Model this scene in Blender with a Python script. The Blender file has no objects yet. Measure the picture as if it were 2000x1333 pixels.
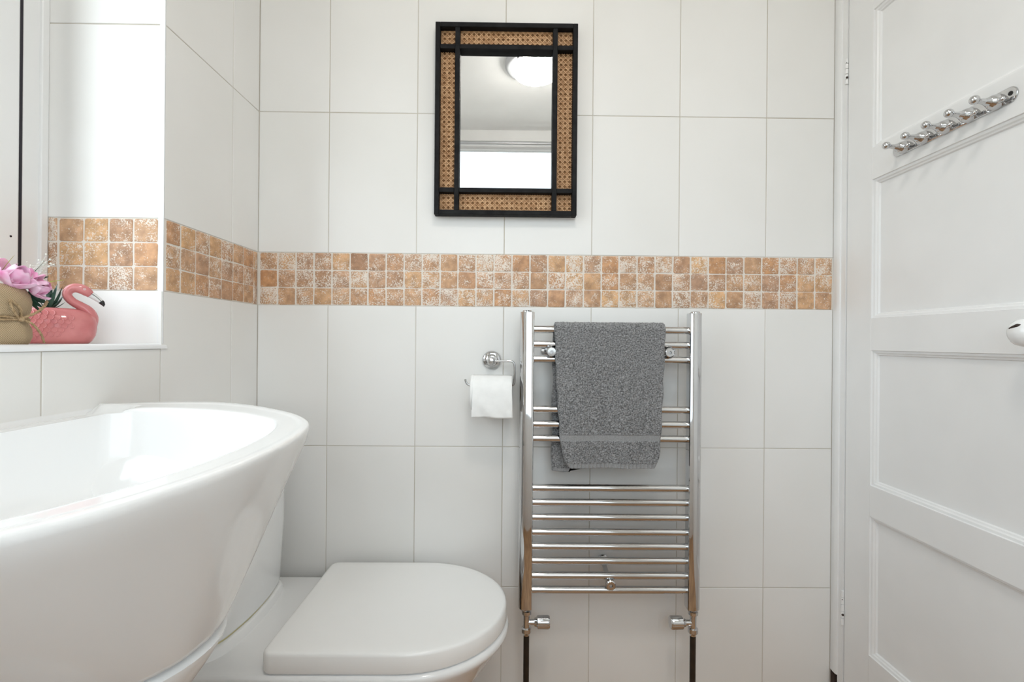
import bpy, bmesh, math, random
from mathutils import Vector, Matrix, noise
random.seed(7)
PI = math.pi
scene = bpy.context.scene
COL = scene.collection

# ------------------------------------------------------------------ camera
FPX = 934.25
YAW, PITCH, ROLL = 0.00915, 0.00033, 0.00837
CAM = Vector((0.7106, -1.3647, 1.07))
fw = Vector((math.sin(YAW)*math.cos(PITCH), math.cos(YAW)*math.cos(PITCH), math.sin(PITCH)))
rt = Vector((math.cos(YAW), -math.sin(YAW), 0))
up = rt.cross(fw)
r2 = rt*math.cos(ROLL) + up*math.sin(ROLL)
u2 = -rt*math.sin(ROLL) + up*math.cos(ROLL)
cd = bpy.data.cameras.new('camera'); cam = bpy.data.objects.new('camera', cd); COL.objects.link(cam)
cd.sensor_width = 36; cd.sensor_fit = 'HORIZONTAL'; cd.lens = FPX/2000*36
cd.clip_start = 0.01
M = Matrix(((r2.x, u2.x, -fw.x, CAM.x), (r2.y, u2.y, -fw.y, CAM.y), (r2.z, u2.z, -fw.z, CAM.z), (0, 0, 0, 1)))
cam.matrix_world = M
scene.camera = cam

# ------------------------------------------------------------------ light and exposure
scene.view_settings.view_transform = 'Standard'
scene.view_settings.look = 'None'
scene.view_settings.gamma = 1
scene.view_settings.use_curve_mapping = False
scene.view_settings.exposure = -0.03
LAMP_STRENGTH = 45.0
SKY_STRENGTH = 5.6
w = bpy.data.worlds.new('overcast_sky'); scene.world = w; w.use_nodes = True
bg = w.node_tree.nodes['Background']
bg.inputs[1].default_value = SKY_STRENGTH
# overcast sky above the horizon, dull ground below it
_n = w.node_tree.nodes; _tc = _n.new('ShaderNodeTexCoord'); _sx = _n.new('ShaderNodeSeparateXYZ'); _rp = _n.new('ShaderNodeValToRGB'); _mr = _n.new('ShaderNodeMapRange')
w.node_tree.links.new(_tc.outputs['Generated'], _sx.inputs[0]); w.node_tree.links.new(_sx.outputs[2], _mr.inputs['Value'])
_mr.inputs['From Min'].default_value = -.1; _mr.inputs['From Max'].default_value = .1
w.node_tree.links.new(_mr.outputs[0], _rp.inputs[0]); w.node_tree.links.new(_rp.outputs[0], bg.inputs[0])
_rp.color_ramp.elements[0].color = (.36, .36, .33, 1); _rp.color_ramp.elements[1].color = (.86, .945, 1.0, 1)
scene.cycles.use_denoising = True
scene.cycles.max_bounces = 7; scene.cycles.diffuse_bounces = 5; scene.cycles.glossy_bounces = 4
scene.cycles.transparent_max_bounces = 4; scene.cycles.caustics_reflective = False; scene.cycles.caustics_refractive = False
scene.cycles.use_adaptive_sampling = True; scene.cycles.adaptive_threshold = 0.12
# window opening (in the left wall)
WY0, WY1, WZ0, WZ1, WX = -1.377, -0.3727, 1.049, 2.12, -0.241
pl = bpy.data.lights.new('window_portal', 'AREA'); pl.shape = 'RECTANGLE'; pl.size = 0.9; pl.size_y = 0.98
pl.cycles.is_portal = True
po = bpy.data.objects.new('window_portal', pl); COL.objects.link(po)
po.location = (WX-0.06, (WY0+WY1)/2, (WZ0+WZ1)/2); po.rotation_euler = (0, -PI/2, 0)
# second window, in the wall behind the camera
VX0, VX1, VZ0, VZ1 = 0.22, 1.48, 0.95, 2.47
pl2 = bpy.data.lights.new('window_portal', 'AREA'); pl2.shape = 'RECTANGLE'; pl2.size = VX1-VX0-.1; pl2.size_y = VZ1-VZ0-.1
pl2.cycles.is_portal = True
po2 = bpy.data.objects.new('window_portal', pl2); COL.objects.link(po2)
po2.location = ((VX0+VX1)/2, -2.085, (VZ0+VZ1)/2); po2.rotation_euler = (PI/2, 0, 0)

# ------------------------------------------------------------------ materials
def mat(name, col=(.8, .8, .8), rough=.5, metal=0., spec=.5, coat=0.):
    m = bpy.data.materials.new(name); m.use_nodes = True
    b = m.node_tree.nodes['Principled BSDF']
    b.inputs['Base Color'].default_value = (*col, 1); b.inputs['Roughness'].default_value = rough
    b.inputs['Metallic'].default_value = metal; b.inputs['Specular IOR Level'].default_value = spec
    b.inputs['Coat Weight'].default_value = coat
    return m
def N(m, t, **k):
    n = m.node_tree.nodes.new(t)
    for a, v in k.items(): setattr(n, a, v)
    return n
def L(m, a, b): m.node_tree.links.new(a, b)
def bsdf(m): return m.node_tree.nodes['Principled BSDF']
def vary(m, c1, c2, scale, detail=3, bump=0., bdist=.001, lo=.35, hi=.65, rand=False, coord='Object'):
    """two-colour noise on object coordinates, with fine relief from the same noise"""
    tc = N(m, 'ShaderNodeTexCoord'); nz = N(m, 'ShaderNodeTexNoise'); rp = N(m, 'ShaderNodeValToRGB')
    nz.inputs['Scale'].default_value = scale; nz.inputs['Detail'].default_value = detail
    src = tc.outputs[coord]
    if rand:
        oi = N(m, 'ShaderNodeObjectInfo'); ad = N(m, 'ShaderNodeVectorMath', operation='MULTIPLY_ADD')
        L(m, oi.outputs['Random'], ad.inputs[0]); ad.inputs[1].default_value = (37, 53, 71); L(m, src, ad.inputs[2]); src = ad.outputs[0]
    L(m, src, nz.inputs['Vector'])
    rp.color_ramp.elements[0].position = lo; rp.color_ramp.elements[1].position = hi
    rp.color_ramp.elements[0].color = (*c1, 1); rp.color_ramp.elements[1].color = (*c2, 1)
    L(m, nz.outputs[0], rp.inputs[0]); L(m, rp.outputs[0], bsdf(m).inputs['Base Color'])
    if bump:
        bp = N(m, 'ShaderNodeBump'); bp.inputs['Strength'].default_value = bump; bp.inputs['Distance'].default_value = bdist
        L(m, nz.outputs[0], bp.inputs['Height']); L(m, bp.outputs[0], bsdf(m).inputs['Normal'])
    return m

TILE = vary(mat('white_tile', rough=.30), (.80, .79, .77), (.83, .82, .805), 3, 2, rand=True)
GROUT = vary(mat('grout', rough=.9), (.50, .45, .38), (.66, .63, .58), 2.5, 4, coord='Object')
PLASTER = vary(mat('white_plaster', rough=.8), (.86, .86, .85), (.89, .89, .88), 5)
PAINT = vary(mat('white_gloss_paint', rough=.38), (.80, .80, .80), (.83, .83, .83), 6, 3, bump=.12, bdist=.001)
UPVC = vary(mat('white_upvc', rough=.3), (.80, .80, .80), (.82, .82, .82), 4)
TRIM = mat('white_plastic_trim', (.82, .83, .85), .25)
GASKET = mat('black_gasket', (.012, .008, .015), .6)
CERAMIC = vary(mat('white_ceramic', rough=.06), (.83, .83, .83), (.85, .85, .85), 2)
SEATP = vary(mat('white_seat_plastic', rough=.22), (.88, .875, .865), (.90, .895, .885), 3)
CHROME = vary(mat('chrome', rough=.05, metal=1), (.58, .58, .585), (.64, .64, .645), 8)
DARKPIPE = vary(mat('dark_pipe', rough=.5), (.010, .006, .003), (.025, .014, .008), 40)
BLACKWOOD = vary(mat('black_wood', rough=.6, spec=.12), (.008, .008, .009), (.016, .016, .017), 30, 4, bump=.1)
MIRROR = mat('mirror_glass', (.93, .94, .95), .0, 1.)
CANE = vary(mat('cane', rough=.6), (.44, .23, .10), (.66, .40, .21), 90, 3, rand=True)
CANEBACK = vary(mat('cane_backing', rough=.8), (.20, .095, .035), (.30, .15, .06), 60)
PAPER = vary(mat('toilet_paper', rough=.95), (.84, .84, .83), (.87, .87, .86), 60, 4, bump=.25, bdist=.0015)
CARD = mat('cardboard', (.45, .36, .26), .9)
PINK = vary(mat('pink_glaze', rough=.12), (.55, .175, .18), (.66, .245, .245), 25, 3)
BEAKW = mat('beak_white_glaze', (.75, .76, .76), .15)
BEAKB = mat('beak_black_glaze', (.012, .011, .012), .15)
GRAVEL = vary(mat('dark_gravel', rough=.9), (.04, .035, .03), (.16, .13, .11), 150)
TWINE = vary(mat('jute_twine', rough=.95), (.30, .20, .10), (.48, .34, .20), 250, 3, bump=.6)
PETAL = vary(mat('pink_petal', rough=.6), (.78, .20, .45), (.88, .58, .75), 38, 2, lo=.30, hi=.55, rand=True)
LEAF = vary(mat('dark_green_leaf', rough=.4), (.008, .035, .025), (.025, .075, .045), 50)
LIME = vary(mat('lime_blade', rough=.5), (.45, .48, .08), (.60, .62, .16), 40)
SPRIG = mat('white_sprig', (.72, .72, .66), .8)
FLOORW = vary(mat('brown_wood_floor', rough=.4), (.32, .165, .07), (.52, .30, .145), 6, 6)
CHIP_GAP = mat('dark_chip_gap_shade', (.03, .015, .01), .7)  # dark wood in the chips, also the painted shade of the frame gap
STEEL = vary(mat('satin_grey_metal', rough=.35, metal=.6), (.50, .51, .53), (.56, .57, .59), 10)
FOAM = mat('yellowed_foam', (.62, .55, .30), .9)

def burlap():
    m = mat('burlap', rough=.95); tc = N(m, 'ShaderNodeTexCoord'); sx = N(m, 'ShaderNodeSeparateXYZ'); L(m, tc.outputs['Object'], sx.inputs[0])
    at = N(m, 'ShaderNodeMath', operation='ARCTAN2'); L(m, sx.outputs[1], at.inputs[0]); L(m, sx.outputs[0], at.inputs[1])
    nz = N(m, 'ShaderNodeTexNoise'); nz.inputs['Scale'].default_value = 120; L(m, tc.outputs['Object'], nz.inputs['Vector'])
    res = []
    for src, k, wob in ((at.outputs[0], 105, 3.), (sx.outputs[2], 2500, 3.)):
        a = N(m, 'ShaderNodeMath', operation='MULTIPLY'); L(m, src, a.inputs[0]); a.inputs[1].default_value = k
        b = N(m, 'ShaderNodeMath', operation='MULTIPLY_ADD'); L(m, nz.outputs[0], b.inputs[0]); b.inputs[1].default_value = wob; L(m, a.outputs[0], b.inputs[2])
        c = N(m, 'ShaderNodeMath', operation='SINE'); L(m, b.outputs[0], c.inputs[0]); res.append(c)
    mx = N(m, 'ShaderNodeMath', operation='MULTIPLY'); L(m, res[0].outputs[0], mx.inputs[0]); L(m, res[1].outputs[0], mx.inputs[1])
    mp = N(m, 'ShaderNodeMapRange'); mp.inputs['From Min'].default_value = -1; mp.inputs['From Max'].default_value = 1; L(m, mx.outputs[0], mp.inputs['Value'])
    rp = N(m, 'ShaderNodeValToRGB'); rp.color_ramp.elements[0].color = (.20, .13, .065, 1); rp.color_ramp.elements[1].color = (.62, .48, .31, 1)
    L(m, mp.outputs[0], rp.inputs[0]); L(m, rp.outputs[0], bsdf(m).inputs['Base Color'])
    bp = N(m, 'ShaderNodeBump'); bp.inputs['Strength'].default_value = .5; bp.inputs['Distance'].default_value = .001
    L(m, mp.outputs[0], bp.inputs['Height']); L(m, bp.outputs[0], bsdf(m).inputs['Normal'])
    return m
BURLAP = burlap()

def travertine():
    m = mat('tumbled_travertine', rough=.55)
    tc = N(m, 'ShaderNodeTexCoord'); oi = N(m, 'ShaderNodeObjectInfo')
    ad = N(m, 'ShaderNodeVectorMath', operation='MULTIPLY_ADD')
    L(m, oi.outputs['Random'], ad.inputs[0]); ad.inputs[1].default_value = (91, 47, 133); L(m, tc.outputs['Object'], ad.inputs[2])
    # stone colour: per-tile tone and soft clouds
    rp = N(m, 'ShaderNodeValToRGB'); cr = rp.color_ramp
    cr.elements[0].position = 0; cr.elements[0].color = (0.582, 0.313, 0.156, 1)
    cr.elements[1].position = 1; cr.elements[1].color = (0.439, 0.249, 0.147, 1)
    for p, c in ((.2, (0.525, 0.312, 0.191)), (.4, (0.690, 0.412, 0.203)), (.6, (0.495, 0.300, 0.194)), (.8, (0.609, 0.368, 0.210))):
        e = cr.elements.new(p); e.color = (*c, 1)
    L(m, oi.outputs['Random'], rp.inputs[0])
    n1 = N(m, 'ShaderNodeTexNoise'); n1.inputs['Scale'].default_value = 55; n1.inputs['Detail'].default_value = 4
    L(m, ad.outputs[0], n1.inputs['Vector'])
    mx = N(m, 'ShaderNodeMix', data_type='RGBA', blend_type='MULTIPLY'); mx.inputs['Factor'].default_value = 1
    r1 = N(m, 'ShaderNodeValToRGB'); r1.color_ramp.elements[0].position = .3; r1.color_ramp.elements[0].color = (.68, .66, .64, 1)
    r1.color_ramp.elements[1].position = .7; r1.color_ramp.elements[1].color = (1.18, 1.18, 1.18, 1)
    L(m, n1.outputs[0], r1.inputs[0]); L(m, rp.outputs[0], mx.inputs['A']); L(m, r1.outputs[0], mx.inputs['B'])
    # pale filler in the pits, more on some tiles than on others
    n2 = N(m, 'ShaderNodeTexNoise'); n2.inputs['Scale'].default_value = 330; n2.inputs['Detail'].default_value = 3; n2.inputs['Distortion'].default_value = .6
    L(m, ad.outputs[0], n2.inputs['Vector'])
    n3 = N(m, 'ShaderNodeTexNoise'); n3.inputs['Scale'].default_value = 32; n3.inputs['Detail'].default_value = 2
    L(m, ad.outputs[0], n3.inputs['Vector'])
    sm = N(m, 'ShaderNodeMath', operation='MULTIPLY_ADD'); L(m, n3.outputs[0], sm.inputs[0]); sm.inputs[1].default_value = .55; L(m, n2.outputs[0], sm.inputs[2])
    fr = N(m, 'ShaderNodeMath', operation='MULTIPLY'); L(m, oi.outputs['Random'], fr.inputs[0]); fr.inputs[1].default_value = 17.3
    fc = N(m, 'ShaderNodeMath', operation='FRACT'); L(m, fr.outputs[0], fc.inputs[0])
    s2 = N(m, 'ShaderNodeMath', operation='MULTIPLY_ADD'); L(m, fc.outputs[0], s2.inputs[0]); s2.inputs[1].default_value = .17; L(m, sm.outputs[0], s2.inputs[2])
    r2_ = N(m, 'ShaderNodeValToRGB'); r2_.color_ramp.elements[0].position = .98; r2_.color_ramp.elements[1].position = 1.0
    mp = N(m, 'ShaderNodeMapRange'); mp.inputs['From Min'].default_value = .885; mp.inputs['From Max'].default_value = 1.01
    L(m, s2.outputs[0], mp.inputs['Value'])
    m2 = N(m, 'ShaderNodeMix', data_type='RGBA'); L(m, mp.outputs[0], m2.inputs['Factor']); L(m, mx.outputs['Result'], m2.inputs['A'])
    m2.inputs['B'].default_value = (.78, .70, .62, 1)
    L(m, m2.outputs['Result'], bsdf(m).inputs['Base Color'])
    bp = N(m, 'ShaderNodeBump'); bp.inputs['Strength'].default_value = .35; bp.inputs['Distance'].default_value = .0015
    L(m, n2.outputs[0], bp.inputs['Height']); L(m, bp.outputs[0], bsdf(m).inputs['Normal'])
    return m
STONE = travertine()
STONEGROUT = mat('pale_mosaic_grout', (.76, .71, .65), .9)

def terry():
    m = mat('grey_terry', rough=1., spec=.1)
    vary(m, (.085, .085, .087), (.34, .34, .345), 300, 2, bump=.6, bdist=.0015, lo=.33, hi=.70)
    bsdf(m).inputs['Sheen Weight'].default_value = .35
    return m
TERRY = terry()
HEM = vary(mat('grey_woven_hem', rough=.9, spec=.1), (.24, .24, .243), (.31, .31, .313), 400, 2)

def glass_pane(tint):
    m = bpy.data.materials.new('window_glass'); m.use_nodes = True; nt = m.node_tree; nt.nodes.clear()
    o = N(m, 'ShaderNodeOutputMaterial'); t = N(m, 'ShaderNodeBsdfTransparent'); g = N(m, 'ShaderNodeBsdfGlossy')
    g.inputs['Roughness'].default_value = .02; fz = N(m, 'ShaderNodeLayerWeight'); fz.inputs[0].default_value = .06; mx = N(m, 'ShaderNodeMixShader')
    t.inputs[0].default_value = (*tint, 1)
    L(m, fz.outputs[0], mx.inputs[0]); L(m, t.outputs[0], mx.inputs[1]); L(m, g.outputs[0], mx.inputs[2]); L(m, mx.outputs[0], o.inputs[0])
    return m
GLASS = glass_pane((.96, .97, .97))
GLASS2 = glass_pane((.72, .735, .74))
def glow():
    m = mat('glowing_diffuser', (.9, .88, .8), .3); b = bsdf(m)
    b.inputs['Emission Color'].default_value = (1, .945, .865, 1); b.inputs['Emission Strength'].default_value = LAMP_STRENGTH
    return m
GLOW = glow()

# ------------------------------------------------------------------ helpers
ORG = {}
def link(name, data, parent, origin):
    o = bpy.data.objects.new(name, data); COL.objects.link(o)
    origin = Vector(origin); po_ = ORG[parent.name] if parent else Vector((0, 0, 0))
    o.location = origin - po_; o.parent = parent; ORG[o.name] = origin
    return o
def tag(o, label, cat, group=None, kind=None):
    if label: o['label'] = label
    if cat: o['category'] = cat
    if group: o['group'] = group
    if kind: o['kind'] = kind
    return o
def thing(name, loc, label, cat, group=None):
    o = link(name, None, None, loc); o.empty_display_size = .05
    return tag(o, label, cat, group)
def make(name, bm, m, parent=None, origin=None, smooth=35, bevel=0., seg=2):
    """bmesh in world coordinates -> one mesh object whose origin is `origin`"""
    if origin is None: origin = ORG[parent.name] if parent else (0, 0, 0)
    bmesh.ops.recalc_face_normals(bm, faces=bm.faces)
    bmesh.ops.translate(bm, vec=-Vector(origin), verts=bm.verts)
    me = bpy.data.meshes.new(name); bm.to_mesh(me); bm.free()
    for mm in (m if isinstance(m, (list, tuple)) else [m]): me.materials.append(mm)
    o = link(name, me, parent, origin)
    if smooth:
        me.shade_smooth()
        if smooth < 180: me.set_sharp_from_angle(angle=math.radians(smooth))
    if bevel:
        md = o.modifiers.new('bevel', 'BEVEL'); md.width = bevel; md.segments = seg; md.limit_method = 'ANGLE'; md.angle_limit = math.radians(40)
        md.harden_normals = False
    return o
def BM(): return bmesh.new()
def box(bm, x0, x1, y0, y1, z0, z1):
    v = [bm.verts.new(p) for p in ((x0, y0, z0), (x1, y0, z0), (x1, y1, z0), (x0, y1, z0), (x0, y0, z1), (x1, y0, z1), (x1, y1, z1), (x0, y1, z1))]
    for f in ((0, 3, 2, 1), (4, 5, 6, 7), (0, 1, 5, 4), (1, 2, 6, 5), (2, 3, 7, 6), (3, 0, 4, 7)): bm.faces.new([v[i] for i in f])
    return bm
def rings(bm, rr, cap0=True, cap1=True, closed=True, mi=0):
    vs = [[bm.verts.new(p) for p in r] for r in rr]; n = len(vs[0])
    for a, b in zip(vs, vs[1:]):
        for i in range(n if closed else n-1):
            j = (i+1) % n
            f = bm.faces.new((a[i], a[j], b[j], b[i])); f.material_index = mi
    if cap0: bm.faces.new(vs[0][::-1])
    if cap1: bm.faces.new(vs[-1])
    return vs
def frame_of(d):
    d = d.normalized(); a = Vector((0, 0, 1)) if abs(d.z) < .9 else Vector((1, 0, 0))
    u = d.cross(a).normalized(); return u, d.cross(u).normalized()
def tube(bm, pts, r, n=12, caps=True):
    pts = [Vector(p) for p in pts]; rr = r if isinstance(r, (list, tuple)) else [r]*len(pts)
    out = []; u = None
    for i, p in enumerate(pts):
        d = (pts[min(i+1, len(pts)-1)] - pts[max(i-1, 0)]).normalized()
        if u is None: u, v = frame_of(d)
        else:
            u = (u - d*u.dot(d)).normalized(); v = d.cross(u)
        out.append([p + (u*math.cos(2*PI*k/n) + v*math.sin(2*PI*k/n))*rr[i] for k in range(n)])
    rings(bm, out, caps, caps); return bm
def lathe(bm, c, d, prof, n=24, caps=True):
    """prof: (distance along d, radius)"""
    c = Vector(c); d = Vector(d).normalized(); u, v = frame_of(d)
    rings(bm, [[c + d*h + (u*math.cos(2*PI*k/n) + v*math.sin(2*PI*k/n))*max(r, 1e-5) for k in range(n)] for h, r in prof], caps, caps); return bm
def crom(pts, per=8):
    pts = [Vector(p) for p in pts]; P = [pts[0]*2-pts[1]] + pts + [pts[-1]*2-pts[-2]]; out = []
    for i in range(1, len(P)-2):
        for k in range(per):
            t = k/per; a, b, c, d = P[i-1], P[i], P[i+1], P[i+2]
            out.append(.5*((2*b) + (-a+c)*t + (2*a-5*b+4*c-d)*t*t + (-a+3*b-3*c+d)*t**3))
    out.append(pts[-1]); return out
def lerps(vals, n):
    out = []
    for k in range(n):
        t = k/(n-1)*(len(vals)-1); i = min(int(t), len(vals)-2); out.append(vals[i]+(vals[i+1]-vals[i])*(t-i))
    return out
def resample(poly, n):
    seg = [0]
    for a, b in zip(poly, poly[1:]): seg.append(seg[-1]+(b-a).length)
    out = []; j = 0
    for k in range(n):
        s = seg[-1]*k/(n-1)
        while j < len(seg)-2 and seg[j+1] < s: j += 1
        t = (s-seg[j])/max(seg[j+1]-seg[j], 1e-9); out.append(poly[j].lerp(poly[j+1], min(max(t, 0), 1)))
    return out

# ------------------------------------------------------------------ room shell
RX, RY, CEIL = 1.69, -2.0, 2.545                    # right wall, wall behind the camera, ceiling
Z2, Z3 = 0.768, 0.368                               # tile courses
ZB0, ZB1 = 1.168, 1.3167                            # mosaic band
ZT1, ZT2 = 1.7167, 2.1167
bm = BM(); box(bm, -.4, RX+.1, RY-.1, .1, -.05, 0)
tag(make('floor', bm, FLOORW), 'brown wooden bathroom floor below the radiator and toilet', 'floor', kind='structure')
bm = BM(); box(bm, -.4, RX+.1, RY-.1, .1, CEIL, CEIL+.05)
tag(make('ceiling', bm, PLASTER), 'plain white ceiling around the round lamp', 'ceiling', kind='structure')
bm = BM(); box(bm, -.4, RX+.1, .0012, .1, 0, CEIL)
wall_back = tag(make('wall_back', bm, GROUT), 'white tiled back wall carrying mirror and towel radiator, with travertine mosaic band', 'wall', kind='structure')
bm = BM()
box(bm, -.34, -.0012, WY1+.0012, .0012, 0, CEIL); box(bm, -.34, -.0012, RY, WY0, 0, CEIL)
box(bm, -.34, -.0012, WY0, WY1+.0012, 0, WZ0); box(bm, -.34, -.0012, WY0, WY1+.0012, WZ1, CEIL)
wall_left = tag(make('wall_left', bm, GROUT), 'white tiled left wall with the tiled window recess above the basin', 'wall', kind='structure')
bm = BM(); box(bm, -.4, VX0, RY-.1, RY, 0, CEIL); box(bm, VX1, RX+.1, RY-.1, RY, 0, CEIL); box(bm, VX0, VX1, RY-.1, RY, 0, VZ0); box(bm, VX0, VX1, RY-.1, RY, VZ1, CEIL)
tag(make('wall_front', bm, PLASTER), 'plain white wall with a window, facing the mirror', 'wall', kind='structure')
DY0, DY1, DZ1 = -.655, -.046, 2.04                  # door leaf
bm = BM(); box(bm, RX, RX+.1, RY, DY0-.03, 0, CEIL); box(bm, RX, RX+.1, DY0-.03, .0012, DZ1+.03, CEIL)
box(bm, RX, RX+.1, -.02, .0012, 0, DZ1+.03); box(bm, RX+.05, RX+.1, DY0-.03, -.02, 0, DZ1+.03)
tag(make('wall_right', bm, PLASTER), 'plain white right wall around the panelled door', 'wall', kind='structure')

# tiles -----------------------------------------------------------
JT = .0011                                          # half joint
TC = {}
def tile_mesh(wd, ht):
    k = (round(wd, 4), round(ht, 4))
    if k not in TC:
        bm = bmesh.new(); b = .0009; t = .007; hw, hh = wd/2-JT, ht/2-JT
        def rg(i, y): return [(-hw+i, y, -hh+i), (hw-i, y, -hh+i), (hw-i, y, hh-i), (-hw+i, y, hh-i)]
        rings(bm, [rg(0, t), rg(0, b), rg(b*.35, b*.35), rg(b*1.3, 0)], False, True)
        bmesh.ops.recalc_face_normals(bm, faces=bm.faces)
        me = bpy.data.meshes.new('wall_tile'); bm.to_mesh(me); bm.free(); me.materials.append(TILE); TC[k] = me
    return TC[k]
def tile(parent, u0, u1, v0, v1, face):
    if u1-u0 < .006 or v1-v0 < .006: return
    me = tile_mesh(u1-u0, v1-v0); u, v = (u0+u1)/2, (v0+v1)/2
    if face == 'back': loc, rot = (u, 0, v), (0, 0, 0)
    elif face == 'left': loc, rot = (0, u, v), (0, 0, PI/2)
    elif face == 'reveal': loc, rot = (u, WY1, v), (0, 0, 0)
    elif face == 'sill': loc, rot = (u, v, 1.0575), (-PI/2, 0, 0)
    o = link('wall_tile', me, parent, loc); o.rotation_euler = rot
    o.rotation_euler.x += random.uniform(-1, 1)*.0006; o.rotation_euler.z += random.uniform(-1, 1)*.0006
rowsB = [(0, Z3), (Z3, Z2), (Z2, ZB0), (ZB1, ZT1), (ZT1, ZT2), (ZT2, CEIL)]
XE = 1.6435
colsB = [0.0] + [.1987+.25*k for k in range(6)] + [XE]
for a, b in zip(colsB, colsB[1:]):
    for z0, z1 in rowsB: tile(wall_back, a, b, z0, z1, 'back')
cL = [0, -.128, -.378, -.628, -.878, -1.128, -1.378, -1.628, RY]
for z0, z1 in rowsB:
    for b, a in zip(cL, cL[1:]):
        z1c = z1
        if a < WY1-.01:
            if z0 < 1.0 and z1 > WZ0: z1c = WZ0
            elif z0 >= WZ0:
                if b <= WY0+.01: pass
                elif z1 <= WZ1+.01: continue
                else: tile(wall_left, a, b, max(z0, WZ1+.002), z1, 'left'); continue
        a2 = a
        if abs(a+.378) < 1e-6 and z0 > 1.0: a2 = WY1+.001
        if abs(a+.378) < 1e-6 and z0 < 1.0 and z1 > WZ0:      # column beside the recess, cut for the corner trim below the sill
            tile(wall_left, a, b, z0, z1, 'left'); continue
        tile(wall_left, a2, b, z0, z1c, 'left')
for z0, z1 in ((1.0555, ZB0), (ZB1, ZT1), (ZT1, WZ1)): tile(wall_left, WX-.004, -.001, z0, z1, 'reveal')
for b, a in zip([WY1, -.628, -.878, -1.128], [-.628, -.878, -1.128, WY0]): tile(wall_left, WX, -.006, a, b, 'sill')

# mosaic ----------------------------------------------------------
MV = []
for k in range(10):
    bm = bmesh.new(); h = .5; pts = []
    for i in range(20):
        t = 2*PI*(i+.5)/20; c, s = math.cos(t), math.sin(t)
        e = .12; x = math.copysign(abs(c)**e, c)*h; z = math.copysign(abs(s)**e, s)*h
        j = 1 + random.uniform(-.040, .015); pts.append((x*j, z*j))
    S = .0478
    rings(bm, [[(x*S, .006, z*S) for x, z in pts], [(x*S, .0004, z*S) for x, z in pts],
               [(x*S*.985, -.0002, z*S*.985) for x, z in pts], [(x*S*.93, -.0007, z*S*.93) for x, z in pts]], False, True)
    bmesh.ops.recalc_face_normals(bm, faces=bm.faces)
    me = bpy.data.meshes.new('mosaic_tile'); bm.to_mesh(me); bm.free(); me.materials.append(STONE); me.shade_smooth(); me.set_sharp_from_angle(angle=.6); MV.append(me)
def mosaic(parent, u, v, face, sx=1., sz=1.):
    loc, rot = {'back': ((u, 0, v), 0), 'left': ((0, u, v), PI/2), 'reveal': ((u, WY1, v), 0)}[face]
    o = link('mosaic_tile', random.choice(MV), parent, loc); o.rotation_euler = (0, random.choice((0, PI/2, PI, 1.5*PI)) if sx == 1 else 0, 0)
    o.rotation_euler = (0, o.rotation_euler.y + random.uniform(-.012, .012), rot)
    if rot: o.rotation_mode = 'XYZ'
    o.scale = (sx*random.uniform(.985, 1.015), 1, sz*random.uniform(.985, 1.01))
    o.location += Vector((0, 0, random.uniform(-.0006, .0006)))
PZ = (ZB1-ZB0)/3
for r in range(3):
    z = ZB0+PZ*(r+.5)
    for c in range(32): mosaic(wall_back, .0055+.05115*(c+.5)-.0005, z, 'back', 1.0)
    mosaic(wall_left, -.0135, z, 'left', .36)
    for c in range(7):
        if c < 6: mosaic(wall_left, -.0233-.0495*(c+.5), z, 'left', .985)
    mosaic(wall_left, -.3435, z, 'left', .87)
    for c in range(4): mosaic(wall_left, -.036-.0509*c, z, 'reveal')
    mosaic(wall_left, -.2265, z, 'reveal', .37)
# pale grout slabs behind the mosaic
bm = BM(); box(bm, 0, XE, .0006, .004, ZB0, ZB1); make('mosaic_grout', bm, STONEGROUT, wall_back)
bm = BM(); box(bm, -.004, -.0006, WY1, 0, ZB0, ZB1); make('mosaic_grout', bm, STONEGROUT, wall_left)
bm = BM(); box(bm, WX, 0, WY1+.0006, WY1+.004, ZB0, ZB1); make('mosaic_grout', bm, STONEGROUT, wall_left)

# recess trims (white plastic quadrant) ------------------------------
def quadrant(pts_fn, name, label):
    bm = BM(); prof = [(0, 0)] + [(.0105*math.cos(a), .0105*math.sin(a)) for a in lerps([0, PI/2], 7)]
    rings(bm, [[pts_fn(s, *p) for p in prof] for s in (0, 1)])
    return tag(make(name, bm, TRIM, smooth=40), label, 'trim', kind='structure')
quadrant(lambda s, a, b: (-.0095+a, WY1-.001+b-.001, 1.0595+s*(WZ1-1.0595)), 'trim_1', 'white rounded corner strip up the edge of the window recess')
quadrant(lambda s, a, b: (-.0075+a, WY0+s*(WY1+.0095-WY0), 1.0487+b), 'trim_2', 'white rounded strip along the window sill edge')

# window ----------------------------------------------------------
win = link('window_1', None, None, (WX-.03, (WY0+WY1)/2, WZ0)); tag(win, 'white plastic window set deep in the tiled recess', 'window', kind='structure')
def rect_frame(bm, x0, x1, y0, y1, z0, z1, wd):
    box(bm, x0, x1, y0, y0+wd, z0, z1); box(bm, x0, x1, y1-wd, y1, z0, z1); box(bm, x0, x1, y0+wd, y1-wd, z0, z0+wd); box(bm, x0, x1, y0+wd, y1-wd, z1-wd, z1)
    return bm
FZ0 = 1.055
make('frame', rect_frame(BM(), WX-.07, WX, WY0, WY1, FZ0, WZ1, .050), UPVC, win, bevel=.003)
make('frame_bead', rect_frame(BM(), WX-.02, WX+.006, WY0, WY1, FZ0, WZ1, .016), UPVC, win, bevel=.002)
make('gasket', rect_frame(BM(), WX-.03, WX+.0015, WY0+.050, WY1-.050, FZ0+.050, WZ1-.050, .0065), GASKET, win, smooth=0)
make('sash', rect_frame(BM(), WX-.05, WX+.004, WY0+.0565, WY1-.0565, FZ0+.0565, WZ1-.0565, .044), UPVC, win, bevel=.004)
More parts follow.
